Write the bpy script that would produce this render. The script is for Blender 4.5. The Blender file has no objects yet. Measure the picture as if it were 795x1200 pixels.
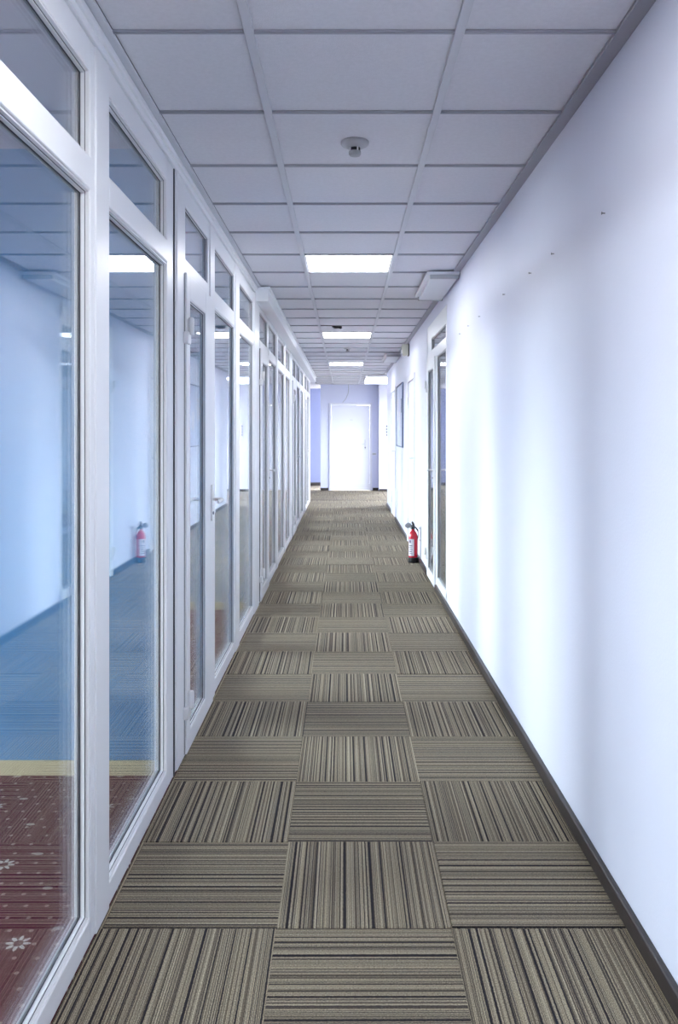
import bpy, bmesh, math, random
from mathutils import Vector, Matrix
random.seed(7)
S = bpy.context.scene
C = S.collection
PI = math.pi

# ------------------------------------------------------------------ camera
H = 1.41                                   # eye height
F = 982.0                                  # focal length in px of a 795 px wide frame
cd = bpy.data.cameras.new('camera')
cd.sensor_fit = 'HORIZONTAL'; cd.sensor_width = 36.0
cd.lens = 36.0 * F / 795.0
cd.shift_x = -(404.0 - 397.5) / 795.0
cd.shift_y = (506.0 - 600.0) / 795.0
cd.clip_start = 0.05; cd.clip_end = 200
cam = bpy.data.objects.new('camera', cd); C.objects.link(cam)
cam.location = (0, 0, H); cam.rotation_euler = (PI/2, 0, 0)
S.camera = cam

# ------------------------------------------------------------------ world, exposure
SKY = 36.0
w = bpy.data.worlds.new('overcast_sky'); S.world = w; w.use_nodes = True
nt = w.node_tree; nt.nodes.clear()
o_ = nt.nodes.new('ShaderNodeOutputWorld'); bg = nt.nodes.new('ShaderNodeBackground')
tc = nt.nodes.new('ShaderNodeTexCoord'); sp = nt.nodes.new('ShaderNodeSeparateXYZ')
rp = nt.nodes.new('ShaderNodeValToRGB')
rp.color_ramp.elements[0].position = 0.48; rp.color_ramp.elements[0].color = (0.16, 0.16, 0.16, 1)   # ground
rp.color_ramp.elements[1].position = 0.52; rp.color_ramp.elements[1].color = (0.88, 0.92, 1.0, 1)    # cloud
mp = nt.nodes.new('ShaderNodeMapRange'); mp.inputs[1].default_value = -1; mp.inputs[2].default_value = 1
nt.links.new(tc.outputs['Generated'], sp.inputs[0]); nt.links.new(sp.outputs[2], mp.inputs[0])
nt.links.new(mp.outputs[0], rp.inputs[0]); nt.links.new(rp.outputs[0], bg.inputs[0])
bg.inputs[1].default_value = SKY
nt.links.new(bg.outputs[0], o_.inputs[0])
LAMP = 14.0                                 # ceiling panel radiance
S.view_settings.view_transform = 'Standard'; S.view_settings.look = 'None'
S.view_settings.exposure = 0.55; S.view_settings.gamma = 1.0
S.view_settings.use_curve_mapping = False
cy = S.cycles
cy.use_denoising = True
cy.max_bounces = 12; cy.diffuse_bounces = 7; cy.glossy_bounces = 6; cy.transparent_max_bounces = 32
cy.sample_clamp_indirect = 6.0; cy.caustics_reflective = False; cy.caustics_refractive = False

# ------------------------------------------------------------------ materials
MATS = {}
def new_mat(name):
    m = bpy.data.materials.new(name); m.use_nodes = True
    n = m.node_tree; n.nodes.clear()
    out = n.nodes.new('ShaderNodeOutputMaterial')
    MATS[name] = m
    return m, n, out
def pbr(name, col, rough=0.5, metal=0.0, bump=0.0, bscale=200.0, var=0.0, vscale=3.0, spec=0.5):
    m, n, out = new_mat(name)
    b = n.nodes.new('ShaderNodeBsdfPrincipled')
    b.inputs['Base Color'].default_value = (*col, 1); b.inputs['Roughness'].default_value = rough
    b.inputs['Metallic'].default_value = metal; b.inputs['Specular IOR Level'].default_value = spec
    n.links.new(b.outputs[0], out.inputs[0])
    geo = n.nodes.new('ShaderNodeNewGeometry')
    if var > 0:
        no = n.nodes.new('ShaderNodeTexNoise'); no.inputs['Scale'].default_value = vscale; no.inputs['Detail'].default_value = 6
        n.links.new(geo.outputs['Position'], no.inputs['Vector'])
        cr = n.nodes.new('ShaderNodeValToRGB')
        cr.color_ramp.elements[0].position = 0.3; cr.color_ramp.elements[1].position = 0.7
        cr.color_ramp.elements[0].color = (*[c*(1-var) for c in col], 1)
        cr.color_ramp.elements[1].color = (*[min(1, c*(1+var)) for c in col], 1)
        n.links.new(no.outputs[0], cr.inputs[0]); n.links.new(cr.outputs[0], b.inputs['Base Color'])
    if bump > 0:
        nb = n.nodes.new('ShaderNodeTexNoise'); nb.inputs['Scale'].default_value = bscale; nb.inputs['Detail'].default_value = 4
        n.links.new(geo.outputs['Position'], nb.inputs['Vector'])
        bp = n.nodes.new('ShaderNodeBump'); bp.inputs['Strength'].default_value = bump; bp.inputs['Distance'].default_value = 0.002
        n.links.new(nb.outputs[0], bp.inputs['Height']); n.links.new(bp.outputs[0], b.inputs['Normal'])
    return m
def emit(name, col, strength):
    m, n, out = new_mat(name)
    e = n.nodes.new('ShaderNodeEmission'); e.inputs[0].default_value = (*col, 1); e.inputs[1].default_value = strength
    n.links.new(e.outputs[0], out.inputs[0]); return m
def glass(name, tint, ior):
    m, n, out = new_mat(name)
    geo = n.nodes.new('ShaderNodeNewGeometry')
    mr = n.nodes.new('ShaderNodeMapRange'); mr.inputs[3].default_value = ior; mr.inputs[4].default_value = 1.0/ior
    n.links.new(geo.outputs['Backfacing'], mr.inputs[0])
    fr = n.nodes.new('ShaderNodeFresnel'); n.links.new(mr.outputs[0], fr.inputs['IOR'])
    t = n.nodes.new('ShaderNodeBsdfTransparent'); t.inputs[0].default_value = (*tint, 1)
    g = n.nodes.new('ShaderNodeBsdfGlossy'); g.inputs['Roughness'].default_value = 0.0
    g.inputs[0].default_value = (0.97, 0.98, 1.0, 1)
    mx = n.nodes.new('ShaderNodeMixShader')
    n.links.new(fr.outputs[0], mx.inputs[0]); n.links.new(t.outputs[0], mx.inputs[1]); n.links.new(g.outputs[0], mx.inputs[2])
    n.links.new(mx.outputs[0], out.inputs[0]); return m
def N(n, t, **kw):
    x = n.nodes.new(t)
    for k, v in kw.items(): setattr(x, k, v)
    return x
def M_(n, op, a, b=None, c=None):
    x = n.nodes.new('ShaderNodeMath'); x.operation = op
    for i, v in enumerate((a, b, c)):
        if v is None: continue
        if isinstance(v, (int, float)): x.inputs[i].default_value = v
        else: n.links.new(v, x.inputs[i])
    return x.outputs[0]

def striped_carpet():
    m, n, out = new_mat('striped_carpet')
    b = N(n, 'ShaderNodeBsdfPrincipled'); b.inputs['Roughness'].default_value = 0.95; b.inputs['Specular IOR Level'].default_value = 0.15
    tc = N(n, 'ShaderNodeTexCoord'); oi = N(n, 'ShaderNodeObjectInfo')
    sx = N(n, 'ShaderNodeSeparateXYZ'); n.links.new(tc.outputs['Object'], sx.inputs[0])
    wob = N(n, 'ShaderNodeTexNoise'); wob.inputs['Scale'].default_value = 90
    n.links.new(tc.outputs['Object'], wob.inputs['Vector'])
    wx = M_(n, 'MULTIPLY_ADD', M_(n, 'SUBTRACT', wob.outputs[0], 0.5), 0.003, sx.outputs[0])
    u = M_(n, 'ADD', wx, M_(n, 'MULTIPLY', oi.outputs['Random'], 71.0))
    # broad stripes of uneven width
    n1 = N(n, 'ShaderNodeTexNoise', noise_dimensions='1D'); n1.inputs['Scale'].default_value = 84; n1.inputs['Detail'].default_value = 2.5; n1.inputs['Roughness'].default_value = 0.75
    n.links.new(u, n1.inputs['W'])
    r1 = N(n, 'ShaderNodeValToRGB'); cr = r1.color_ramp; cr.interpolation = 'LINEAR'
    stops = [(0.28, (0.018, 0.016, 0.019)), (0.395, (0.020, 0.018, 0.022)), (0.410, (0.10, 0.082, 0.060)), (0.450, (0.13, 0.108, 0.075)),
             (0.462, (0.030, 0.026, 0.030)), (0.480, (0.036, 0.030, 0.036)), (0.492, (0.25, 0.212, 0.145)), (0.528, (0.29, 0.250, 0.172)), (0.540, (0.045, 0.039, 0.040)),
             (0.556, (0.055, 0.046, 0.042)), (0.568, (0.35, 0.310, 0.222)), (0.62, (0.155, 0.13, 0.095)), (0.68, (0.36, 0.318, 0.23))]
    while len(cr.elements) < len(stops): cr.elements.new(0.5)
    for e, (p, c) in zip(cr.elements, stops): e.position = p; e.color = (c[0]*1.03, c[1]*1.02, c[2]*1.02, 1)
    n.links.new(n1.outputs[0], r1.inputs[0])
    # looped pile grain
    mpp = N(n, 'ShaderNodeMapping'); mpp.inputs['Scale'].default_value = (1.0, 0.55, 1.0)
    n.links.new(tc.outputs['Object'], mpp.inputs[0])
    g = N(n, 'ShaderNodeTexNoise'); g.inputs['Scale'].default_value = 420; g.inputs['Detail'].default_value = 2
    n.links.new(mpp.outputs[0], g.inputs['Vector'])
    gr = N(n, 'ShaderNodeMapRange'); gr.inputs[1].default_value = 0.3; gr.inputs[2].default_value = 0.7; gr.inputs[3].default_value = 0.55; gr.inputs[4].default_value = 1.42
    n.links.new(g.outputs[0], gr.inputs[0])
    tv = N(n, 'ShaderNodeMapRange'); tv.inputs[3].default_value = 0.92; tv.inputs[4].default_value = 1.08
    n.links.new(oi.outputs['Random'], tv.inputs[0])
    k = M_(n, 'MULTIPLY', gr.outputs[0], tv.outputs[0])
    k = M_(n, 'MULTIPLY', k, 1.12)
    mx = N(n, 'ShaderNodeVectorMath', operation='SCALE'); n.links.new(r1.outputs[0], mx.inputs[0]); n.links.new(k, mx.inputs['Scale'])
    n.links.new(mx.outputs[0], b.inputs['Base Color'])
    hh = M_(n, 'ADD', M_(n, 'MULTIPLY', n1.outputs[0], 0.6), g.outputs[0])
    bp = N(n, 'ShaderNodeBump'); bp.inputs['Strength'].default_value = 0.5; bp.inputs['Distance'].default_value = 0.002
    n.links.new(hh, bp.inputs['Height']); n.links.new(bp.outputs[0], b.inputs['Normal'])
    n.links.new(b.outputs[0], out.inputs[0]); return m

def flower_carpet():
    m, n, out = new_mat('maroon_flower_carpet')
    b = N(n, 'ShaderNodeBsdfPrincipled'); b.inputs['Roughness'].default_value = 0.95; b.inputs['Specular IOR Level'].default_value = 0.1
    geo = N(n, 'ShaderNodeNewGeometry'); sx = N(n, 'ShaderNodeSeparateXYZ'); n.links.new(geo.outputs['Position'], sx.inputs[0])
    X, Y = sx.outputs[0], sx.outputs[1]
    def lattice(cell, ox, oy, stagger):
        yy = M_(n, 'DIVIDE', M_(n, 'ADD', Y, oy), cell)
        row = M_(n, 'FLOOR', yy)
        par = M_(n, 'MULTIPLY', M_(n, 'MODULO', M_(n, 'ABSOLUTE', row), 2.0), 0.5 if stagger else 0.0)
        xx = M_(n, 'ADD', M_(n, 'DIVIDE', M_(n, 'ADD', X, ox), cell), par)
        fx = M_(n, 'MULTIPLY', M_(n, 'SUBTRACT', M_(n, 'FRACT', xx), 0.5), cell)
        fy = M_(n, 'MULTIPLY', M_(n, 'SUBTRACT', M_(n, 'FRACT', yy), 0.5), cell)
        r = M_(n, 'SQRT', M_(n, 'ADD', M_(n, 'MULTIPLY', fx, fx), M_(n, 'MULTIPLY', fy, fy)))
        th = M_(n, 'ARCTAN2', fy, fx)
        return r, th, fx, fy
    # small dots
    r, th, fx, fy = lattice(0.062, 10, 10, True)
    dots = M_(n, 'LESS_THAN', r, 0.0065)
    # six-petalled flowers
    r, th, fx, fy = lattice(0.42, 10.14, 10.08, True)
    pet = M_(n, 'MULTIPLY_ADD', M_(n, 'ABSOLUTE', M_(n, 'COSINE', M_(n, 'MULTIPLY', th, 4.0))), 0.027, 0.008)
    flower = M_(n, 'MULTIPLY', M_(n, 'LESS_THAN', r, pet), M_(n, 'GREATER_THAN', r, 0.014))
    # leaf sprigs between them
    r2, th2, fx2, fy2 = lattice(0.21, 10.05, 10.115, True)
    e = M_(n, 'ADD', M_(n, 'MULTIPLY', M_(n, 'MULTIPLY', fx2, fx2), 2000.0), M_(n, 'MULTIPLY', M_(n, 'MULTIPLY', fy2, fy2), 6500.0))
    leaf = M_(n, 'LESS_THAN', M_(n, 'ADD', e, M_(n, 'MULTIPLY', fx2, 12.0)), 0.5)
    no = N(n, 'ShaderNodeTexNoise'); no.inputs['Scale'].default_value = 320; no.inputs['Detail'].default_value = 3
    n.links.new(geo.outputs['Position'], no.inputs['Vector'])
    base = N(n, 'ShaderNodeValToRGB')
    base.color_ramp.elements[0].position = 0.35; base.color_ramp.elements[0].color = (0.065, 0.002, 0.014, 1)
    base.color_ramp.elements[1].position = 0.65; base.color_ramp.elements[1].color = (0.155, 0.006, 0.036, 1)
    n.links.new(no.outputs[0], base.inputs[0])
    def over(col, fac, c2, k):
        mx = N(n, 'ShaderNodeMix', data_type='RGBA'); n.links.new(M_(n, 'MULTIPLY', fac, k), mx.inputs[0])
        n.links.new(col, mx.inputs[6]); mx.inputs[7].default_value = (*c2, 1); return mx.outputs[2]
    col = over(base.outputs[0], dots, (0.55, 0.42, 0.36), 0.8)
    col = over(col, leaf, (0.60, 0.55, 0.48), 0.75)
    col = over(col, flower, (0.80, 0.75, 0.68), 0.95)
    n.links.new(col, b.inputs['Base Color']); n.links.new(b.outputs[0], out.inputs[0]); return m

CARPET = striped_carpet(); MAROON = flower_carpet()
WALL = pbr('white_wall_paint', (0.69, 0.705, 0.815), 0.55, bump=0.25, bscale=120, var=0.015, vscale=2.2)
LOBBY = pbr('lobby_wall_paint', (0.63, 0.66, 0.80), 0.6, bump=0.2, bscale=120)
RECESS = pbr('shaded_recess_wall', (0.20, 0.23, 0.37), 0.6, bump=0.2, bscale=120)  # recess shade put into a darker, bluer wall colour
BLUE = pbr('blue_wall_paint', (0.05, 0.24, 0.50), 0.6, bump=0.2, bscale=120)
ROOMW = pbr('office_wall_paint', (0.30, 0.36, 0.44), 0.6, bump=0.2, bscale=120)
TILE = pbr('mineral_ceiling_tile', (0.74, 0.74, 0.78), 0.9, bump=0.5, bscale=260, var=0.03, vscale=70)
TEE = pbr('ceiling_grid_metal', (0.62, 0.63, 0.67), 0.5)
TEED = pbr('shaded_cross_tee_metal', (0.40, 0.41, 0.45), 0.5)  # grid metal darkened: shadow along the tee edges is in the colour
ANGLE = pbr('shaded_wall_angle_metal', (0.37, 0.37, 0.41), 0.5)  # shadow under the ceiling edge put into this darker grey
SLAB = pbr('painted_dark_plenum_slab', (0.012, 0.012, 0.014), 0.9)  # near black: darkness of the unlit plenum put into the slab colour
PVC = pbr('white_upvc', (0.88, 0.89, 0.905), 0.34, bump=0.03, bscale=40)
PVC2 = pbr('white_upvc_bead', (0.90, 0.905, 0.915), 0.3)
GASKET = pbr('dark_rubber_gasket', (0.05, 0.055, 0.07), 0.6)
SPACER = pbr('aluminium_spacer', (0.55, 0.57, 0.58), 0.4, metal=0.4)
GLASS = glass('clear_pane_glass', (0.975, 0.99, 0.99), 1.5)
WGLASS = glass('window_glass', (0.97, 0.99, 0.99), 1.5)
BOARD = pbr('dark_brown_baseboard', (0.030, 0.023, 0.022), 0.42, var=0.2, vscale=30)
GOLD = pbr('cream_gold_baseboard', (0.62, 0.54, 0.33), 0.5)
DOORW = pbr('white_door_paint', (0.72, 0.735, 0.80), 0.4)
METAL = pbr('satin_metal', (0.62, 0.63, 0.67), 0.35, metal=0.4)
WPLAST = pbr('white_plastic', (0.78, 0.78, 0.79), 0.4)
DPLAST = pbr('mid_grey_plastic', (0.42, 0.43, 0.45), 0.45)  # even grey, darker than the white plastic
GPLAST = pbr('grey_plastic', (0.42, 0.44, 0.45), 0.4)
BEIGE = pbr('beige_plastic', (0.55, 0.55, 0.47), 0.5)
BLACK = pbr('black_plastic', (0.012, 0.012, 0.016), 0.4)
RED = pbr('red_enamel', (0.52, 0.012, 0.03), 0.25)
PAPER = pbr('white_print_paper', (0.72, 0.68, 0.72), 0.6)
INK = pbr('dark_ink', (0.03, 0.03, 0.09), 0.6)
NAIL = pbr('dull_steel_nail', (0.14, 0.14, 0.16), 0.5)
LILAC = pbr('lilac_board_paper', (0.58, 0.61, 0.76), 0.6, var=0.06, vscale=6)
NAVY = pbr('board_edge_shade_and_print', (0.16, 0.19, 0.30), 0.5)  # shadow of the board's thickness put into the frame colour; also print
LIT = emit('lit_diffuser', (0.96, 0.97, 1.0), LAMP)
LIT2 = emit('lit_cool_diffuser', (0.72, 0.77, 1.0), 8.0)
OPAL = pbr('unlit_opal_diffuser', (0.66, 0.68, 0.72), 0.35)

# ------------------------------------------------------------------ mesh helpers
def new_bm(): return bmesh.new()
def box(bm, x0, x1, y0, y1, z0, z1, bev=0.0, seg=2):
    x0, x1 = sorted((x0, x1)); y0, y1 = sorted((y0, y1)); z0, z1 = sorted((z0, z1))
    t = bmesh.new(); bmesh.ops.create_cube(t, size=1)
    for v in t.verts:
        v.co = Vector((x0 + (v.co.x+.5)*(x1-x0), y0 + (v.co.y+.5)*(y1-y0), z0 + (v.co.z+.5)*(z1-z0)))
    if bev > 0:
        bmesh.ops.bevel(t, geom=t.edges[:], offset=min(bev, .45*min(x1-x0, y1-y0, z1-z0)), segments=seg, affect='EDGES', profile=0.5)
    join(bm, t); return bm
def join(bm, t):
    me = bpy.data.meshes.new('tmp'); t.to_mesh(me); t.free(); bm.from_mesh(me); bpy.data.meshes.remove(me)
def ring(bm, x0, x1, y0, y1, z0, z1, wd):
    """rectangular frame in the YZ plane, outer size y0..y1 z0..z1, border wd, extruded x0..x1"""
    x0, x1 = sorted((x0, x1))
    o = [(y0, z0), (y1, z0), (y1, z1), (y0, z1)]
    i = [(y0+wd, z0+wd), (y1-wd, z0+wd), (y1-wd, z1-wd), (y0+wd, z1-wd)]
    V = [[bm.verts.new((x, *p)) for p in q] for x in (x0, x1) for q in (o, i)]
    a, b, c, d = V
    for k in range(4):
        l = (k+1) % 4
        bm.faces.new((a[k], b[k], b[l], a[l])); bm.faces.new((c[k], c[l], d[l], d[k]))
        bm.faces.new((a[k], a[l], c[l], c[k])); bm.faces.new((b[k], d[k], d[l], b[l]))
    bmesh.ops.recalc_face_normals(bm, faces=bm.faces[:]); return bm
def lathe(bm, prof, n=24, c=(0, 0, 0), axis='Z'):
    rows = []
    for r, h in prof:
        row = []
        for k in range(n):
            a = 2*PI*k/n
            p = Vector((r*math.cos(a), r*math.sin(a), h))
            if axis == 'X': p = Vector((p.z, p.x, p.y))
            if axis == 'Y': p = Vector((p.x, p.z, p.y))
            row.append(bm.verts.new(p + Vector(c)))
        rows.append(row)
    for A, B in zip(rows, rows[1:]):
        for k in range(n): bm.faces.new((A[k], A[(k+1) % n], B[(k+1) % n], B[k]))
    bm.faces.new(rows[0]); bm.faces.new(rows[-1])
    bmesh.ops.recalc_face_normals(bm, faces=bm.faces[:]); return bm
def tube(bm, pts, r, n=8):
    pts = [Vector(p) for p in pts]; rows = []; up = None
    for i, p in enumerate(pts):
        d = (pts[min(i+1, len(pts)-1)] - pts[max(i-1, 0)]).normalized()
        if up is None: up = Vector((0, 0, 1)) if abs(d.z) < .9 else Vector((1, 0, 0))
        s = d.cross(up).normalized(); up = s.cross(d).normalized()
        rr = r[i] if isinstance(r, (list, tuple)) else r
        rows.append([bm.verts.new(p + rr*(math.cos(2*PI*k/n)*s + math.sin(2*PI*k/n)*up)) for k in range(n)])
    for A, B in zip(rows, rows[1:]):
        for k in range(n): bm.faces.new((A[k], A[(k+1) % n], B[(k+1) % n], B[k]))
    bm.faces.new(rows[0]); bm.faces.new(rows[-1])
    bmesh.ops.recalc_face_normals(bm, faces=bm.faces[:]); return bm

WL = {}                                     # world location of each object
def obj(name, bm, mat, parent=None, loc=(0, 0, 0), smooth=False):
    """bm is in world coordinates; the origin goes to loc (or to the parent's origin)"""
    o_world = Vector(loc)
    if parent is not None and tuple(loc) == (0, 0, 0): o_world = WL[parent.name].copy()
    bmesh.ops.translate(bm, verts=bm.verts[:], vec=-o_world)
    me = bpy.data.meshes.new(name); bm.to_mesh(me); bm.free()
    me.materials.append(mat)
    if smooth:
        for p in me.polygons: p.use_smooth = True
        me.set_sharp_from_angle(angle=math.radians(40))
    o = bpy.data.objects.new(name, me); C.objects.link(o)
    if parent is not None:
        o.parent = parent; o.location = o_world - WL[parent.name]
    else: o.location = o_world
    WL[o.name] = o_world
    return o
def place(name, me, loc, parent=None, rz=0.0):
    o = bpy.data.objects.new(name, me); C.objects.link(o)
    if parent is not None: o.parent = parent; o.location = Vector(loc) - WL[parent.name]
    else: o.location = loc
    o.rotation_euler = (0, 0, rz); WL[o.name] = Vector(loc); return o
def empty(name, loc):
    o = bpy.data.objects.new(name, None); o.empty_display_size = 0.1; C.objects.link(o)
    o.location = loc; WL[o.name] = Vector(loc); return o
def tag(o, label, cat, group=None, kind=None):
    o['label'] = label; o['category'] = cat
    if group: o['group'] = group
    if kind: o['kind'] = kind
    return o
def struct(o, label, cat): return tag(o, label, cat, kind='structure')
def B(*a, bev=0.0, seg=2): return box(new_bm(), *a, bev=bev, seg=seg)

# ------------------------------------------------------------------ dimensions
XL, XR = -0.70, 0.818                       # partition face, right wall face
CE = 2.547                                  # corridor ceiling
RC = 2.575                                  # office ceiling
ROWF, ROWC = 2.383, 2.387                   # one floor / ceiling row joint
YB, YR, YL = -4.0, 16.05, 17.10             # back wall, right wall end, partition end
YE = 20.20                                  # end wall
XO = -4.6                                   # office outer wall
ROOMS = [(YB, 3.45), (3.57, 6.65), (6.77, 10.90), (11.02, 14.40), (14.52, 16.98)]

# ------------------------------------------------------------------ floor
fl = obj('floor', B(-3.2, 3.7, YB, 22.5, -0.25, -0.005), CARPET, loc=(0, 8, -0.005))
struct(fl, 'corridor floor of striped carpet tiles laid in alternating directions', 'floor')
tb = B(-0.2492, 0.2492, -0.2492, 0.2492, -0.0055, 0.0, bev=0.0018, seg=1)
tile_me = bpy.data.meshes.new('carpet_tile'); tb.to_mesh(tile_me); tb.free(); tile_me.materials.append(CARPET)
for k in range(-7, 35):
    y = ROWF + 0.5*k + 0.25
    for c in range(3):
        x = -0.442 + 0.498*c
        if y > YE - 0.2: continue
        vertical = (k + c) % 2 == 1
        place('carpet_tile', tile_me, (x + random.uniform(-.003, .003), y + random.uniform(-.004, .004), random.uniform(-.0006, .0004)), fl,
              (0 if vertical else PI/2) + random.choice((0, PI)) + random.uniform(-.003, .003))
for k in range(29, 37):                      # strip seen at the left behind the end of the partition
    for x in (-0.942, -1.442):
        place('carpet_tile', tile_me, (x, ROWF + 0.5*k + 0.25, 0), fl, (k % 2)*PI/2)
th = obj('trim_1', B(-1.4, 0.95, 17.27, 17.31, -0.003, 0.004, bev=0.002), BOARD, loc=(0, 17.29, 0))
struct(th, 'thin dark threshold strip across the carpet before the end door', 'threshold')
rf = obj('floor.001', B(XO-.02, XL-0.002, YB, YL, -0.25, 0.0), MAROON, loc=(-2.6, 6, 0))
struct(rf, 'maroon carpet with pale flower motifs inside the glazed offices', 'floor')

# ------------------------------------------------------------------ ceiling
ce = obj('ceiling', B(-5.2, 3.9, YB-.3, 22.7, 2.82, 3.0), SLAB, loc=(0, 8, 2.82))
struct(ce, 'suspended corridor ceiling of square white mineral tiles', 'ceiling')
XC = [-0.672, -0.272, 0.328, 0.786]          # grid lines across
LIGHT_ROWS = (-2, 5, 12, 19)                # rows with a lit panel
def tile_mesh(w_, notch=False):
    bm = new_bm()
    if not notch:
        box(bm, -w_/2+.012, w_/2-.012, -.295, .295, 0.006, 0.02, bev=0.002, seg=1)
    else:
        a, b = -w_/2+.012, w_/2-.012
        pts = [(a, -.288), (-.030, -.288), (-.036, -.12), (.0, .02), (.030, -.03), (.055, .07), (.074, -.05), (.070, -.288), (b, -.288), (b, .288), (a, .288)]
        pts = [(x - .13, y) if 1 <= i <= 7 else (x, y) for i, (x, y) in enumerate(pts)]
        lo = [bm.verts.new((x, y, .006)) for x, y in pts]; hi = [bm.verts.new((x, y, .009)) for x, y in pts]
        bm.faces.new(lo); bm.faces.new(hi)
        for i in range(len(pts)): j = (i+1) % len(pts); bm.faces.new((lo[i], lo[j], hi[j], hi[i]))
        bmesh.ops.recalc_face_normals(bm, faces=bm.faces[:])
    me = bpy.data.meshes.new('ceiling_tile'); bm.to_mesh(me); bm.free(); me.materials.append(TILE); return me
def tee_mesh(w_):
    bm = B(-w_/2+.011, w_/2-.011, -.007, .007, -0.001, 0.006, bev=.001, seg=1)
    box(bm, -w_/2+.011, w_/2-.011, -.0035, .0035, -0.0035, 0.0)
    me = bpy.data.meshes.new('cross_tee'); bm.to_mesh(me); bm.free(); me.materials.append(TEED); return me
WID = [XC[i+1]-XC[i] for i in range(3)]
TM = [tile_mesh(x) for x in WID]; NOTCH = tile_mesh(WID[1], True); CT = [tee_mesh(x) for x in WID]
for k in range(-9, 29):
    y0 = ROWC + .6*k
    if y0 > 19.6: continue
    for c in range(3):
        cx = (XC[c]+XC[c+1])/2
        place('cross_tee', CT[c], (cx, y0, CE), ce)
        if c == 1 and k in LIGHT_ROWS: continue
        place('ceiling_tile', NOTCH if (c == 1 and k == 11) else TM[c], (cx, y0+.3, CE), ce)
for c in (1, 2):
    obj('main_runner', B(XC[c]-.014, XC[c]+.014, YB, YE, CE-.004, CE+.006, bev=.0015), TEE, ce)
obj('edge_angle', B(XC[3]-.014, XR, YB, YR, CE-.006, CE+.004, bev=.001), ANGLE, ce)
obj('edge_angle', B(XC[0]-.03, XC[0]+.013, YB, YL, CE-.006, CE+.004, bev=.001), TEE, ce)
# plain ceiling over the side wings of the lobby
obj('lobby_panel', B(-3.1, XC[0]-.02, YL, 22.4, CE, CE+.02), TILE, ce)
obj('lobby_panel', B(XC[3], 3.4, YR, 22.4, CE, CE+.02), TILE, ce)
obj('lobby_panel', B(XC[0]-.02, XC[3], YE-.3, 22.4, CE+.004, CE+.024), TILE, ce)
rc = obj('ceiling.001', B(XO, XL-.03, YB, YL, RC, RC+.02), TILE, loc=(-2.6, 6, RC))
struct(rc, 'plain pale ceiling inside the glazed offices', 'ceiling')

# ------------------------------------------------------------------ walls
def wall_y(name, x0, x1, y0, y1, z1, holes, mat, label, z0=0.0):
    """wall running along Y with holes (a, b, low, high)"""
    bm = new_bm(); p = y0
    for a, b, lo, hi in sorted(holes):
        if a > p: box(bm, x0, x1, p, a, z0, z1)
        if lo > z0: box(bm, x0, x1, a, b, z0, lo)
        if hi < z1: box(bm, x0, x1, a, b, hi, z1)
        p = b
    if p < y1: box(bm, x0, x1, p, y1, z0, z1)
    return struct(obj(name, bm, mat, loc=((x0+x1)/2, (y0+y1)/2, 0)), label, 'wall')
R1 = (6.69, 8.23, 0.0, 2.43); R2 = (9.78, 10.80, 0.0, 2.06); R3 = (13.42, 14.52, 0.0, 2.10)
wall_y('wall_right', XR, XR+.14, YB, YR, 2.80, [R1, R2, R3], WALL, 'long plain white plaster wall with a row of nails and three doors')
def wall_x(name, x0, x1, y0, y1, z1, holes, mat, label):
    bm = new_bm(); p = x0
    for a, b, lo, hi in sorted(holes):
        if a > p: box(bm, p, a, y0, y1, 0, z1)
        if lo > 0: box(bm, a, b, y0, y1, 0, lo)
        if hi < z1: box(bm, a, b, y0, y1, hi, z1)
        p = b
    if p < x1: box(bm, p, x1, y0, y1, 0, z1)
    return struct(obj(name, bm, mat, loc=((x0+x1)/2, (y0+y1)/2, 0)), label, 'wall')
wall_x('wall_back', -4.9, 3.7, YB-.15, YB, 2.80, [], WALL, 'white wall closing the corridor and offices opposite the end door')
wall_x('wall_end', -0.58, 0.818, YE, YE+.15, 2.80, [(-.33, .62, 0, 2.08)], LOBBY, 'pale lilac end wall holding the white end door')
wall_x('wall_end_right', 0.818, 3.40, 19.92, YE+.15, 2.80, [], WALL, 'bright white wall stepping forward beside the end door')
wall_x('wall_recess', -3.2, -0.58+.9, 22.10, 22.25, 2.80, [], RECESS, 'recess wall left of the end door, dim blue shade put into its colour')
wall_x('wall_lobby_front', XR+.14, 3.40, YR-.14, YR, 2.80, [], WALL, 'white lobby wall turning the corner from the corridor')
wall_x('wall_lobby_left', -3.2, XL-.01, 16.98, YL, 2.80, [], WALL, 'white wall closing the last glazed office beside the lobby')
WR = [(16.4, 19.5, 0.85, 2.35)]
wall_y('wall_lobby_right', 3.40, 3.55, YR-.14, YE+.15, 2.80, WR, WALL, 'white lobby wall with the daylight window')
wall_y('wall_lobby_side', -3.2, -3.05, 16.98, 22.25, 2.80, [], RECESS, 'side wall closing the lobby recess, blue shade put into its colour')
OW = [(-2.8, -1.2, .85, 2.35), (0.0, 1.7, .85, 2.35), (3.75, 6.45, .6, 2.45), (6.95, 10.7, .6, 2.45), (11.2, 14.2, .6, 2.45), (14.7, 16.8, .6, 2.45)]
wall_y('wall_outer', XO-.2, XO, YB, YL, 2.80, OW, ROOMW, 'outer office wall with the daylight windows')
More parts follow.
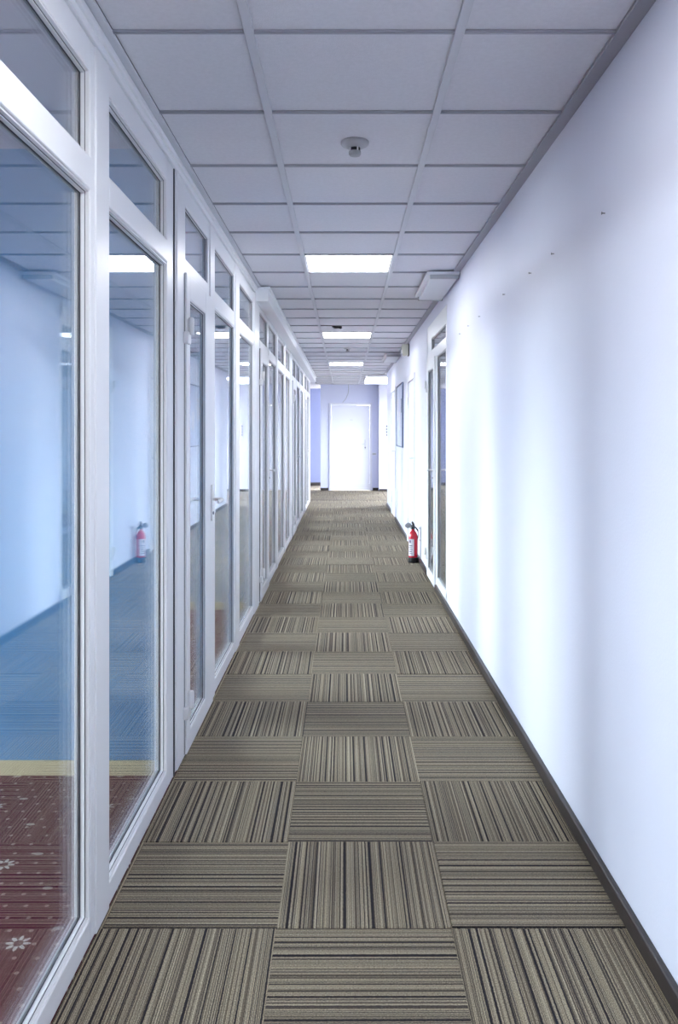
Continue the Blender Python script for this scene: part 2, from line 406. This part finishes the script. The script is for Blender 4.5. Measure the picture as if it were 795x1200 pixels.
for i, yy in enumerate((3.45, 6.65, 10.90, 14.40)):
    nm = 'wall_office' if i == 0 else 'wall_office.%03d' % i
    what = ['blue painted wall between the first two offices with a cream gold baseboard', 'blue wall behind the wide glazed panes beside the first open-out door',
            'office dividing wall between the third and fourth offices', 'office dividing wall before the last office'][i]
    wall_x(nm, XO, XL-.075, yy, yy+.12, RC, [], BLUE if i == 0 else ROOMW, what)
    bb = obj('baseboard_office' if i == 0 else 'baseboard_office.%03d' % i, B(XO, XL-.08, yy-.016, yy, 0, .06, bev=.004), GOLD, loc=(-2.6, yy, 0))
    struct(bb, ['cream gold baseboard along the blue wall of the first office', 'cream gold baseboard in the second office',
                'cream gold baseboard in the third office', 'cream gold baseboard in the fourth office'][i], 'baseboard')
# room behind the glazed door on the right
bm = new_bm()
box(bm, 3.4, 3.5, 5.6, 9.4, 0, 2.8); box(bm, XR+.14, 3.5, 5.5, 5.6, 0, 2.8); box(bm, XR+.14, 3.5, 9.4, 9.5, 0, 2.8); box(bm, XR+.14, 3.5, 5.5, 9.5, RC, RC+.05)
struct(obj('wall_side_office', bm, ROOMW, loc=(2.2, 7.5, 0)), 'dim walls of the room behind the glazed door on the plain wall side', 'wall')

# baseboards
bm = new_bm()
for a, b in ((YB, 7.44), (8.24, R2[0]-.06), (R2[1]+.06, R3[0]-.06), (R3[1]+.06, YR+.02)):
    box(bm, XR-.020, XR+.001, a, b, 0, .055, bev=.005)
struct(obj('baseboard_right', bm, BOARD, loc=(XR, 6, 0)), 'dark brown baseboard along the long white wall', 'baseboard')
bm = new_bm()
box(bm, -.58, -.39, YE-.018, YE, 0, .06, bev=.004); box(bm, .68, .818, YE-.018, YE, 0, .06, bev=.004)
struct(obj('baseboard_end', bm, BOARD, loc=(0, YE, 0)), 'short dark baseboard pieces either side of the end door', 'baseboard')
struct(obj('baseboard_recess', B(-3.0, .3, 22.08, 22.10, 0, .075, bev=.004), BOARD, loc=(-1, 22.1, 0)), 'black baseboard in the dim recess', 'baseboard')
struct(obj('baseboard_end_right', B(.818, 3.4, 19.90, 19.92, 0, .05, bev=.004), BOARD, loc=(2, 19.9, 0)), 'dark baseboard below the bright stepped wall', 'baseboard')

# ------------------------------------------------------------------ exterior windows (daylight)
def ext_window(n, x, yr, inward, label):
    a, b, lo, hi = yr
    e = empty('window_%d' % n, (x, (a+b)/2, lo)); struct(e, label, 'window')
    bm = new_bm(); ring(bm, x-.03, x+.03, a, b, lo, hi, .06); obj('window_frame', bm, PVC, e)
    m = (a+b)/2
    obj('mullion', B(x-.03, x+.03, m-.045, m+.045, lo+.05, hi-.05), PVC, e)
    for p, q in ((a+.05, m-.04), (m+.04, b-.05)):
        obj('pane', B(x-.004, x+.004, p, q, lo+.05, hi-.05), WGLASS, e)
    obj('window_sill', B(x, x+inward*.2, a-.05, b+.05, lo-.03, lo, bev=.006), PVC, e)
    ld = bpy.data.lights.new('window_portal', 'AREA'); ld.shape = 'RECTANGLE'; ld.size = hi-lo; ld.size_y = b-a
    ld.cycles.is_portal = True
    lo_ = bpy.data.objects.new('window_portal', ld); C.objects.link(lo_)
    lo_.location = (x - inward*.12, (a+b)/2, (lo+hi)/2)
    lo_.rotation_euler = (0, -PI/2 if inward > 0 else PI/2, 0)
desc = ['farthest from the end door', 'in the maroon-floored first office', 'in the second office behind the blue wall', 'in the third office', 'in the fourth office', 'in the last office before the lobby']
for i, r in enumerate(OW): ext_window(10+i, XO-.1, r, 1, 'double outer window ' + desc[i])
ext_window(16, 3.475, WR[0], -1, 'daylight window in the lobby beside the bright stepped wall')

# ------------------------------------------------------------------ glazed partition
Z_SILL, Z_T0, Z_T1, Z_H0, Z_H1 = .07, 2.075, 2.166, 2.405, 2.49
def glazing(parent, a, b, lo, hi, xf, s, dp=.016):
    """pane with beads and gaskets in the opening a..b lo..hi; xf = frame face, s = direction away from the corridor, dp = depth of the pane"""
    x = lambda d: xf + s*d
    p = obj('pane', B(x(dp), x(dp+.006), a+.004, b-.004, lo+.004, hi-.004), GLASS, parent)
    obj('inner_pane', B(x(dp+.012), x(dp+.017), a+.004, b-.004, lo+.004, hi-.004), GLASS, p)
    k = dp/2
    bm = new_bm(); ring(bm, x(k*.25), x(k), a-.003, b+.003, lo-.003, hi+.003, .007); ring(bm, x(k+.0013), x(dp-.002), a-.003, b+.003, lo-.003, hi+.003, .012)
    obj('glazing_bead', bm, PVC2, p)
    bm = new_bm(); ring(bm, x(k), x(k+.0014), a-.002, b+.002, lo-.002, hi+.002, .0075); ring(bm, x(dp-.002), x(dp+.0002), a-.002, b+.002, lo-.002, hi+.002, .013)
    obj('gasket', bm, GASKET, p)
    bm = new_bm(); ring(bm, x(dp+.0065), x(dp+.0115), a-.002, b+.002, lo-.002, hi+.002, .012); obj('spacer', bm, SPACER, p)
    return p
def partition(n, y0, y1, bays, label, dp=.016):
    """bays: (a, b, kind) kind 'w' window or 'd' door (upper light only)"""
    e = empty('window_%d' % n, (XL-.02, (y0+y1)/2, 0)); struct(e, label, 'glazed partition')
    x0, x1 = XL-.046, XL
    edges = [y0] + [v for q in bays for v in q[:2]] + [y1]
    for a, b in zip(edges[0::2], edges[1::2]):
        m = obj('mullion', B(x0, x1, a, b, 0, Z_H1, bev=.005), PVC, e)
        if b - a > .12: obj('cover_strip', B(x1-.002, x1+.007, a+.035, b-.012, .004, Z_H1-.002, bev=.004), PVC, m)
    for a, b, kind in bays:
        obj('transom', B(x0, x1+.004, a-.001, b+.001, Z_T0, Z_T1, bev=.007, seg=3), PVC, e)
        obj('head_rail', B(x0, x1, a-.001, b+.001, Z_H0, Z_H1, bev=.005), PVC, e)
        glazing(e, a, b, Z_T1, Z_H0, XL, -1, dp)
        if kind == 'w':
            obj('sill_rail', B(x0, x1, a-.001, b+.001, 0, Z_SILL, bev=.005), PVC, e)
            glazing(e, a, b, Z_SILL, Z_T0, XL, -1, dp)
    return e
partition(1, -1.72, 3.425, [(-1.64, -.78, 'w'), (-.61, .25, 'w'), (.42, 1.28, 'w'), (1.45, 2.307, 'w'), (2.482, 3.305, 'w')],
          'white framed glass partition of wide panes before the first office', dp=.027)
partition(2, 3.438, 6.80, [(3.66, 4.30, 'd'), (4.49, 5.31, 'w'), (5.54, 6.42, 'w')], 'white framed glass partition around the first glazed door')
obj('groove_strip', B(XL-.003, XL+.004, 3.4255, 3.4375, .002, Z_H1-.004), GASKET, bpy.data.objects['window_2'])  # dark strip added to stand for the open groove between the frames
partition(3, 6.81, 11.12, [(6.90, 7.60, 'd'), (7.70, 8.53, 'w'), (8.75, 9.68, 'w'), (9.85, 10.70, 'w')], 'white framed glass partition beginning below the boxed soffit')
partition(4, 11.13, 14.50, [(11.22, 11.98, 'd'), (12.10, 12.97, 'w'), (13.20, 14.15, 'w')], 'white framed glass partition with the second door below the soffit')
partition(5, 14.51, YL, [(14.62, 15.36, 'd'), (15.48, 16.28, 'w'), (16.44, 17.02, 'w')], 'short glass partition with the last glazed door next to the lobby')
wl = obj('wall_left', B(XL-.072, XL, YB, -1.725, 0, 2.80), WALL, loc=(XL, -2.8, 0)); struct(wl, 'white wall where the glass partition starts', 'wall')
bm = new_bm(); box(bm, XL-.04, XL+.008, -1.72, 6.80, Z_H1+.004, CE-.006, bev=.004); box(bm, XL-.03, XL+.020, -1.72, 6.53, Z_H1+.026, CE-.007, bev=.005)
struct(obj('trim_2', bm, PVC, loc=(XL, 2, Z_H1)), 'white cover trim between the glass partition and the ceiling', 'trim')
struct(obj('trim_3', B(XL-.07, XL+.004, 6.805, YL, Z_H1+.003, CE+.02), PVC, loc=(XL, 12, Z_H1)), 'white filler above the far partitions behind the soffit', 'trim')
bm = B(XL+.006, XL+.105, 6.54, 17.3, 2.43, CE-.008, bev=.004); box(bm, XL+.006, XL+.120, 6.53, 17.31, CE-.028, CE-.006, bev=.003)
struct(obj('trim_4', bm, PVC, loc=(XL+.06, 12, 2.43)), 'white boxed soffit running above the far glass partitions', 'soffit')

# glazed door leaves ------------------------------------------------------------
def lever(parent, xf, s, y, z, dy, mat, plate=(.018, .11)):
    """s = direction out of the face; dy = sign of the lever direction along Y"""
    h = obj('handle_plate', B(xf, xf+s*.008, y-plate[0], y+plate[0], z-plate[1], z+.075, bev=.003), mat, parent)
    bm = new_bm()
    tube(bm, [(xf+s*.006, y, z), (xf+s*.035, y, z), (xf+s*.050, y+dy*.006, z), (xf+s*.056, y+dy*.022, z), (xf+s*.056, y+dy*.075, z-.002), (xf+s*.052, y+dy*.125, z-.005)], [.010, .009, .009, .0095, .0095, .008], 10)
    obj('lever', bm, mat, h, smooth=True)
    bm = new_bm(); lathe(bm, [(.008, 0), (.008, .004)], 12, (0, 0, 0), 'X')
    for v in bm.verts: v.co.x *= s
    bmesh.ops.translate(bm, verts=bm.verts[:], vec=Vector((xf+s*.008, y, z-.07))); obj('keyhole', bm, GASKET, h)
def glazed_door(n, xf, s, y0, y1, ga, gb, label, hinge_near=True, ztop=2.10, gz=(.095, 1.995)):
    """s = direction away from the corridor. leaf y0..y1, glass opening ga..gb"""
    e = empty('door_%d' % n, (xf+s*.03, (y0+y1)/2, .012)); struct(e, label, 'door')
    x = lambda d: xf + s*d
    hy = y0 if hinge_near else y1; q = -1 if hinge_near else 1
    for a, b in ((y0, ga), (gb, y1)): obj('stile', B(x(0), x(.048), a, b, .012, ztop, bev=.005), PVC, e)
    obj('bottom_rail', B(x(.0004), x(.0475), ga-.001, gb+.001, .012, gz[0], bev=.004), PVC, e)
    obj('top_rail', B(x(.0004), x(.0475), ga-.001, gb+.001, gz[1], ztop, bev=.004), PVC, e)
    glazing(e, ga, gb, gz[0], gz[1], xf, s)
    obj('seal', B(x(.010), x(.040), hy+q*.008, hy-q*.001, .016, ztop-.006), GASKET, e)
    for z in (.23, 1.85):
        h = obj('hinge', B(x(-.012), x(.012), hy+q*.028, hy-q*.040, z-.060, z-.008, bev=.005), WPLAST, e)
        bm = new_bm(); lathe(bm, [(.011, z-.02), (.0135, z-.016), (.0135, z+.05), (.010, z+.056)], 16, (x(-.016), hy-q*.012, 0)); obj('hinge_knuckle', bm, WPLAST, h, smooth=True)
        obj('hinge_leaf', B(x(-.004), x(.006), hy-q*.004, hy-q*.034, z-.01, z+.05, bev=.003), WPLAST, h)
    hy2 = (y1 - .055) if hinge_near else (y0 + .055)
    lever(e, xf, -s, hy2, 1.065, -1 if hinge_near else 1, WPLAST)
    lever(e, x(.048), s, hy2, 1.065, -1 if hinge_near else 1, WPLAST)
    return e
glazed_door(1, -.682, -1, 3.625, 4.345, 3.705, 4.12, 'white glazed door with white hinges at the edge of the first office')
glazed_door(2, -.685, -1, 6.885, 7.62, 6.99, 7.47, 'white glazed door right below the start of the boxed soffit')
glazed_door(3, -.685, -1, 11.21, 12.00, 11.32, 11.84, 'white glazed door halfway along the soffit')
glazed_door(4, -.685, -1, 14.61, 15.38, 14.72, 15.22, 'white glazed door next to the lobby corner')

# door unit in the right wall -----------------------------------------------------
xr = XR - .003
e = empty('window_6', (xr+.035, 7.45, 0)); struct(e, 'white frame with transom light and narrow side light in the plain wall', 'window')
a, b = R1[0]+.002, R1[1]-.002
for p, q, t in ((a, a+.05, 2.428), (7.38, 7.482, 2.09), (b-.05, b, 2.428)): obj('mullion', B(xr, xr+.072, p, q, 0, t, bev=.005), PVC, e)
obj('head_rail', B(xr, xr+.072, a, b, 2.33, 2.428, bev=.004), PVC, e)
obj('transom', B(xr-.003, xr+.072, a, b, Z_T0, 2.17, bev=.005), PVC, e)
obj('sill_rail', B(xr, xr+.072, a, 7.40, 0, .12, bev=.005), PVC, e)
obj('transom_stile', B(xr, xr+.072, 7.86, b, 2.16, 2.34, bev=.004), PVC, e)
glazing(e, a+.05, 7.86, 2.17, 2.285, xr, 1)
obj('transom_infill', B(xr, xr+.07, a+.04, 7.88, 2.285, 2.335, bev=.003), PVC, e)
glazing(e, a+.05, 7.38, .12, Z_T0, xr, 1)
glazed_door(5, .802, 1, 7.49, 8.18, 7.575, 8.08, 'white glazed door set in the long plain wall beside the fire extinguisher', hinge_near=False, ztop=2.09)

# solid doors -----------------------------------------------------------------------
def solid_door_y(n, r, label, near_handle=True):
    a, b, lo, hi = r
    e = empty('door_%d' % n, (XR+.05, (a+b)/2, 0)); struct(e, label, 'door')
    for p, q in ((a-.045, a+.02), (b-.02, b+.045)): obj('door_jamb', B(XR-.012, XR+.10, p, q, 0, hi+.045, bev=.004), DOORW, e)
    obj('door_head', B(XR-.012, XR+.10, a, b, hi-.02, hi+.045, bev=.004), DOORW, e)
    l = obj('door_leaf', B(XR+.004, XR+.044, a+.024, b-.024, .008, hi-.024, bev=.003), DOORW, e)
    hy = a+.09 if near_handle else b-.09
    lever(l, XR+.004, -1, hy, 1.10, 1 if near_handle else -1, METAL)
    for z in (.25, 1.8):
        bm = new_bm(); yy = b-.022 if near_handle else a+.022
        lathe(bm, [(.008, z-.05), (.008, z+.05)], 12, (XR-.006, yy, 0)); obj('hinge', bm, METAL, e, smooth=True)
solid_door_y(6, R2, 'plain white door on the long wall between extinguisher and notice board')
solid_door_y(7, R3, 'plain white door on the long wall past the notice board')
e = empty('door_8', (.145, YE, 0)); struct(e, 'white flush door in the lilac end wall with metal lever handle', 'door')
for p, q in ((-.372, -.318), (.608, .662)): obj('door_jamb', B(p, q, YE-.02, YE+.13, 0, 2.105, bev=.005), DOORW, e)
obj('door_head', B(-.318, .608, YE-.02, YE+.13, 2.055, 2.105, bev=.005), DOORW, e)
dl = obj('door_leaf', B(-.314, .604, YE-.006, YE+.036, .008, 2.05, bev=.004), DOORW, e)
hp = obj('handle_plate', B(.482, .516, YE-.016, YE-.005, .985, 1.22, bev=.003), METAL, dl)
bm = new_bm(); tube(bm, [(.499, YE-.012, 1.13), (.499, YE-.05, 1.13), (.485, YE-.062, 1.13), (.40, YE-.062, 1.128)], .0105, 10); obj('lever', bm, METAL, dl, smooth=True)
bm = new_bm(); lathe(bm, [(.014, 0), (.014, .006)], 12, (.499, YE-.020, 1.03), 'Y'); obj('keyhole', bm, GASKET, dl)
for z in (.3, 1.75):
    bm = new_bm(); lathe(bm, [(.010, z-.05), (.010, z+.05)], 12, (-.316, YE-.026, 0)); obj('hinge', bm, METAL, e, smooth=True)
obj('number_plate', B(.13, .20, YE-.009, YE-.005, 1.685, 1.705, bev=.001), METAL, dl)

# ------------------------------------------------------------------ ceiling lights
def panel(k, label):
    y0 = ROWC + .6*k
    e = empty('ceiling_light', (.028, y0+.3, CE)); tag(e, label, 'light', 'lit square panels in the ceiling grid')
    bm = new_bm(); 
    for p in ((XC[1]+.013, XC[1]+.024, y0+.012, y0+.588), (XC[2]-.024, XC[2]-.013, y0+.012, y0+.588), (XC[1]+.024, XC[2]-.024, y0+.012, y0+.022), (XC[1]+.024, XC[2]-.024, y0+.578, y0+.588)):
        box(bm, *p, CE+.001, CE+.05)
    box(bm, XC[1]+.013, XC[2]-.013, y0+.012, y0+.588, CE+.05, CE+.06)
    obj('frame', bm, WPLAST, e)
    bm = new_bm()
    box(bm, XC[1]+.024, XC[2]-.024, y0+.022, y0+.578, CE+.004, CE+.010)
    obj('diffuser', bm, LIT, e)
panel(-2, 'lit square ceiling panel just above the wide panes of the first office')
panel(5, 'lit square ceiling panel beyond the first smoke detector, before the unlit box fixture')
panel(12, 'lit square ceiling panel directly past the broken ceiling tile')
panel(19, 'lit square ceiling panel nearest the lobby in the grid')

def box_light(y0, y1, x0, x1, lit, label, z=CE-.004):
    e = empty('surface_light', ((x0+x1)/2, (y0+y1)/2, z-.05)); tag(e, label, 'light', 'box light fixtures on the ceiling edge')
    bm = B(x0, x1, y0, y1, z-.022, z, bev=.003); obj('housing', bm, WPLAST, e)
    obj('diffuser', B(x0+.028, x1-.012, y0+.02, y1-.02, z-.05, z-.022, bev=.008), LIT2 if lit else OPAL, e)
    for p, q in ((y0+.001, y0+.02), (y1-.02, y1-.001)): obj('end_cap', B(x0+.022, x1-.006, p, q, z-.053, z-.022, bev=.003), GPLAST if not lit else WPLAST, e)
box_light(5.90, 6.90, .582, .812, False, 'unlit white box light on the ceiling edge above the glazed door', CE-.007)
box_light(12.0, 13.1, .582, .812, False, 'unlit white box light on the ceiling edge past the motion sensor', CE-.007)
box_light(16.6, 18.9, .43, 1.03, True, 'large lit box light on the lobby ceiling')

# smoke detectors -----------------------------------------------------------------
def smoke(x, y, label):
    e = empty('smoke_detector', (x, y, CE+.006)); tag(e, label, 'smoke detector', 'smoke detectors on the ceiling')
    z = CE+.006
    bm = new_bm(); lathe(bm, [(.052, z), (.055, z-.003), (.055, z-.010), (.050, z-.016), (.034, z-.024), (.026, z-.026)], 32, (x, y, 0)); obj('base', bm, DPLAST, e, smooth=True)
    bm = new_bm(); lathe(bm, [(.021, z-.025), (.021, z-.040)], 24, (x, y, 0)); obj('sensing_chamber', bm, BLACK, e)
    bm = new_bm(); lathe(bm, [(.0235, z-.039), (.0245, z-.042), (.0245, z-.050), (.020, z-.056), (.008, z-.058)], 24, (x, y, 0)); obj('cap', bm, DPLAST, e, smooth=True)
    for k in range(4):
        a_ = k*PI/2 + .5; obj('rib', B(x+.0215*math.cos(a_)-.003, x+.0215*math.cos(a_)+.003, y+.0215*math.sin(a_)-.003, y+.0215*math.sin(a_)+.003, z-.040, z-.025), WPLAST, e)
smoke(.041, 3.30, 'round white smoke detector on the ceiling before the first lit panel')
smoke(.041, 11.38, 'round white smoke detector between the two lit panels past the broken tile')

# motion sensor
e = empty('motion_sensor', (XR, 10.62, 2.38)); tag(e, 'beige motion sensor box high on the long white wall', 'sensor')
obj('back_plate', B(XR-.014, XR, 10.56, 10.70, 2.37, 2.52, bev=.003), BLACK, e)
bm = new_bm()
pr = [(XR-.014, 2.515), (XR-.085, 2.515), (XR-.095, 2.49), (XR-.080, 2.385), (XR-.060, 2.375), (XR-.014, 2.385)]
A_ = [bm.verts.new((x, 10.565, z)) for x, z in pr]; B_ = [bm.verts.new((x, 10.685, z)) for x, z in pr]
bm.faces.new(A_); bm.faces.new(B_)
for i in range(6): bm.faces.new((A_[i], A_[(i+1) % 6], B_[(i+1) % 6], B_[i]))
bmesh.ops.recalc_face_normals(bm, faces=bm.faces[:]); obj('housing', bm, BEIGE, e)
obj('lens', B(XR-.100, XR-.083, 10.585, 10.665, 2.40, 2.45, bev=.006), WPLAST, e)

# notice board
e = empty('notice_board', (XR, 12.2, 1.2)); tag(e, 'tall lilac notice board with its edge shadow painted on the frame, on the long white wall', 'notice board')
obj('panel', B(XR-.014, XR-.001, 11.62, 12.88, 1.21, 2.08), LILAC, e)
bm = new_bm(); ring(bm, XR-.024, XR-.001, 11.60, 12.90, 1.19, 2.10, .014); obj('frame', bm, NAVY, e)
for (p, q, lo, hi) in ((11.72, 11.95, 1.6, 1.93), (12.05, 12.30, 1.35, 1.75), (12.42, 12.70, 1.5, 1.95)):
    s_ = obj('notice_sheet', B(XR-.0165, XR-.0145, p, q, lo, hi), LILAC, e)
    obj('printed_block', B(XR-.0172, XR-.0166, p+.03, q-.03, lo+.08, hi-.05), NAVY if p < 12 else PAPER, s_)

# nails
for i, (y, z) in enumerate(((2.63, 2.096), (3.27, 2.105), (3.67, 2.105), (4.27, 2.11), (5.05, 2.105), (5.50, 2.105), (5.9, 2.10))):
    bm = new_bm(); lathe(bm, [(.0045, 0), (.0045, .0015), (.0018, .002), (.0018, .014)], 10, (0, 0, 0), 'X')
    bmesh.ops.translate(bm, verts=bm.verts[:], vec=Vector((XR-.011, y, z)))
    o = obj('wall_nail', bm, NAIL, loc=(XR, y, z))
    tag(o, 'small dark nail in the row high on the long white wall', 'nail', 'nails in a row on the white wall')

# ------------------------------------------------------------------ fire extinguisher
ex, ey = .741, 9.05
e = empty('fire_extinguisher', (ex, ey, 0)); tag(e, 'red fire extinguisher with black foot standing on the carpet by the wall', 'fire extinguisher')
bm = new_bm(); lathe(bm, [(.050, 0), (.053, .004), (.053, .052), (.050, .058)], 32, (ex, ey, 0)); obj('foot', bm, BLACK, e, smooth=True)
bd = new_bm(); lathe(bd, [(.044, .05), (.0495, .058), (.0495, .262), (.047, .288), (.040, .312), (.028, .332), (.017, .345), (.015, .362)], 32, (ex, ey, 0)); body = obj('cylinder', bd, RED, e, smooth=True)
bm = new_bm()
ph = [math.radians(195 + 82*k/12) for k in range(13)]
def band(bm, r, z0, z1, ang):
    lo = [bm.verts.new((ex+r*math.cos(t), ey+r*math.sin(t), z0)) for t in ang]; hi = [bm.verts.new((ex+r*math.cos(t), ey+r*math.sin(t), z1)) for t in ang]
    l2 = [bm.verts.new((ex+(r-.001)*math.cos(t), ey+(r-.001)*math.sin(t), z0)) for t in ang]; h2 = [bm.verts.new((ex+(r-.001)*math.cos(t), ey+(r-.001)*math.sin(t), z1)) for t in ang]
    for i in range(len(ang)-1):
        bm.faces.new((lo[i], lo[i+1], hi[i+1], hi[i])); bm.faces.new((l2[i], h2[i], h2[i+1], l2[i+1]))
        bm.faces.new((lo[i], l2[i], l2[i+1], lo[i+1])); bm.faces.new((hi[i], hi[i+1], h2[i+1], h2[i]))
    bmesh.ops.recalc_face_normals(bm, faces=bm.faces[:]); return bm
band(bm, .0506, .075, .255, ph); lab = obj('printed_label', bm, PAPER, body)
for z0, z1, i0, i1 in ((.215, .243, 3, 7), (.180, .188, 2, 10), (.160, .166, 2, 9), (.140, .147, 3, 10), (.118, .126, 2, 9), (.098, .103, 2, 10)):
    obj('print_line', band(new_bm(), .0512, z0, z1, ph[i0:i1]), INK, lab)
bm = new_bm(); lathe(bm, [(.018, .360), (.020, .364), (.020, .392), (.013, .398)], 20, (ex, ey, 0)); vl = obj('valve', bm, BLACK, e, smooth=True)
bm = new_bm()
tube(bm, [(ex+.01, ey, .395), (ex-.01, ey-.03, .402), (ex-.02, ey-.075, .404), (ex-.022, ey-.11, .396)], [.010, .009, .008, .006], 8); obj('carry_handle', bm, BLACK, vl, smooth=True)
bm = new_bm(); tube(bm, [(ex+.01, ey, .402), (ex-.004, ey-.02, .422), (ex-.014, ey-.07, .440), (ex-.016, ey-.10, .446)], [.009, .011, .010, .007], 8); obj('squeeze_lever', bm, BLACK, vl, smooth=True)
bm = new_bm(); lathe(bm, [(.014, 0), (.014, .014), (.011, .016)], 16, (ex-.034, ey-.012, .378), 'X'); obj('pressure_gauge', bm, METAL, vl, smooth=True)
bm = new_bm(); lathe(bm, [(.004, -.003), (.046, -.001), (.046, .003), (.004, .004)], 24, (0, 0, 0), 'Y')
for v in bm.verts: v.co.z *= .62
bmesh.ops.rotate(bm, verts=bm.verts[:], cent=(0, 0, 0), matrix=Matrix.Rotation(math.radians(40), 3, 'Z')); bmesh.ops.translate(bm, verts=bm.verts[:], vec=Vector((ex-.055, ey-.025, .402)))
obj('oval_tag', bm, GPLAST, vl, smooth=True)
bm = new_bm(); pts = []
for k in range(15):
    t = k/14; pts.append((ex+.020+.038*math.sin(PI*min(1, t*1.25)), ey+.012*t-.02*math.sin(PI*t), .383 - .25*t + .03*math.sin(PI*t)))
tube(bm, pts, [.008]*12+[.010, .012, .013], 8)
for v in bm.verts: v.co.x = min(v.co.x, XR-.022)
obj('hose', bm, BLACK, e, smooth=True)
e = empty('extinguisher_bracket', (XR, 8.93, .06)); tag(e, 'grey metal wall bracket beside the red fire extinguisher', 'bracket')
obj('back_strip', B(XR-.010, XR, 8.915, 8.945, .065, .40, bev=.002), METAL, e)
obj('hook', B(XR-.030, XR-.008, 8.920, 8.940, .375, .395, bev=.003), METAL, e)
obj('stop', B(XR-.024, XR-.008, 8.912, 8.948, .25, .27, bev=.003), METAL, e)

# ------------------------------------------------------------------ lobby small things
bm = new_bm(); tube(bm, [(.09, YE-.006, 2.55), (.10, YE-.008, 2.45), (.085, YE-.008, 2.33), (.03, YE-.008, 2.20), (-.04, YE-.010, 2.125), (-.05, YE-.012, 2.10)], .006, 8)
tag(obj('loose_cable', bm, GPLAST, loc=(.02, YE-.006, 2.10), smooth=True), 'thin grey cable hanging from the ceiling above the end door', 'cable')
e = empty('light_switch', (.712, YE, .83)); tag(e, 'small double wall switch beside the end door', 'switch')
obj('switch_plate', B(.665, .76, YE-.010, YE, .845, .905, bev=.003), WPLAST, e)
for p in (.672, .715): obj('rocker', B(p, p+.038, YE-.014, YE-.009, .853, .897, bev=.002), GPLAST, e)
e = empty('entry_panel', (1.0, 19.92, 1.28)); tag(e, 'narrow dark entry panel on the bright stepped wall', 'panel')
obj('panel_plate', B(.985, 1.03, 19.905, 19.92, 1.30, 1.60, bev=.003), WPLAST, e)
for z in (1.31, 1.38, 1.45, 1.52): obj('panel_button', B(.990, 1.012, 19.899, 19.906, z, z+.045, bev=.002), INK, e)
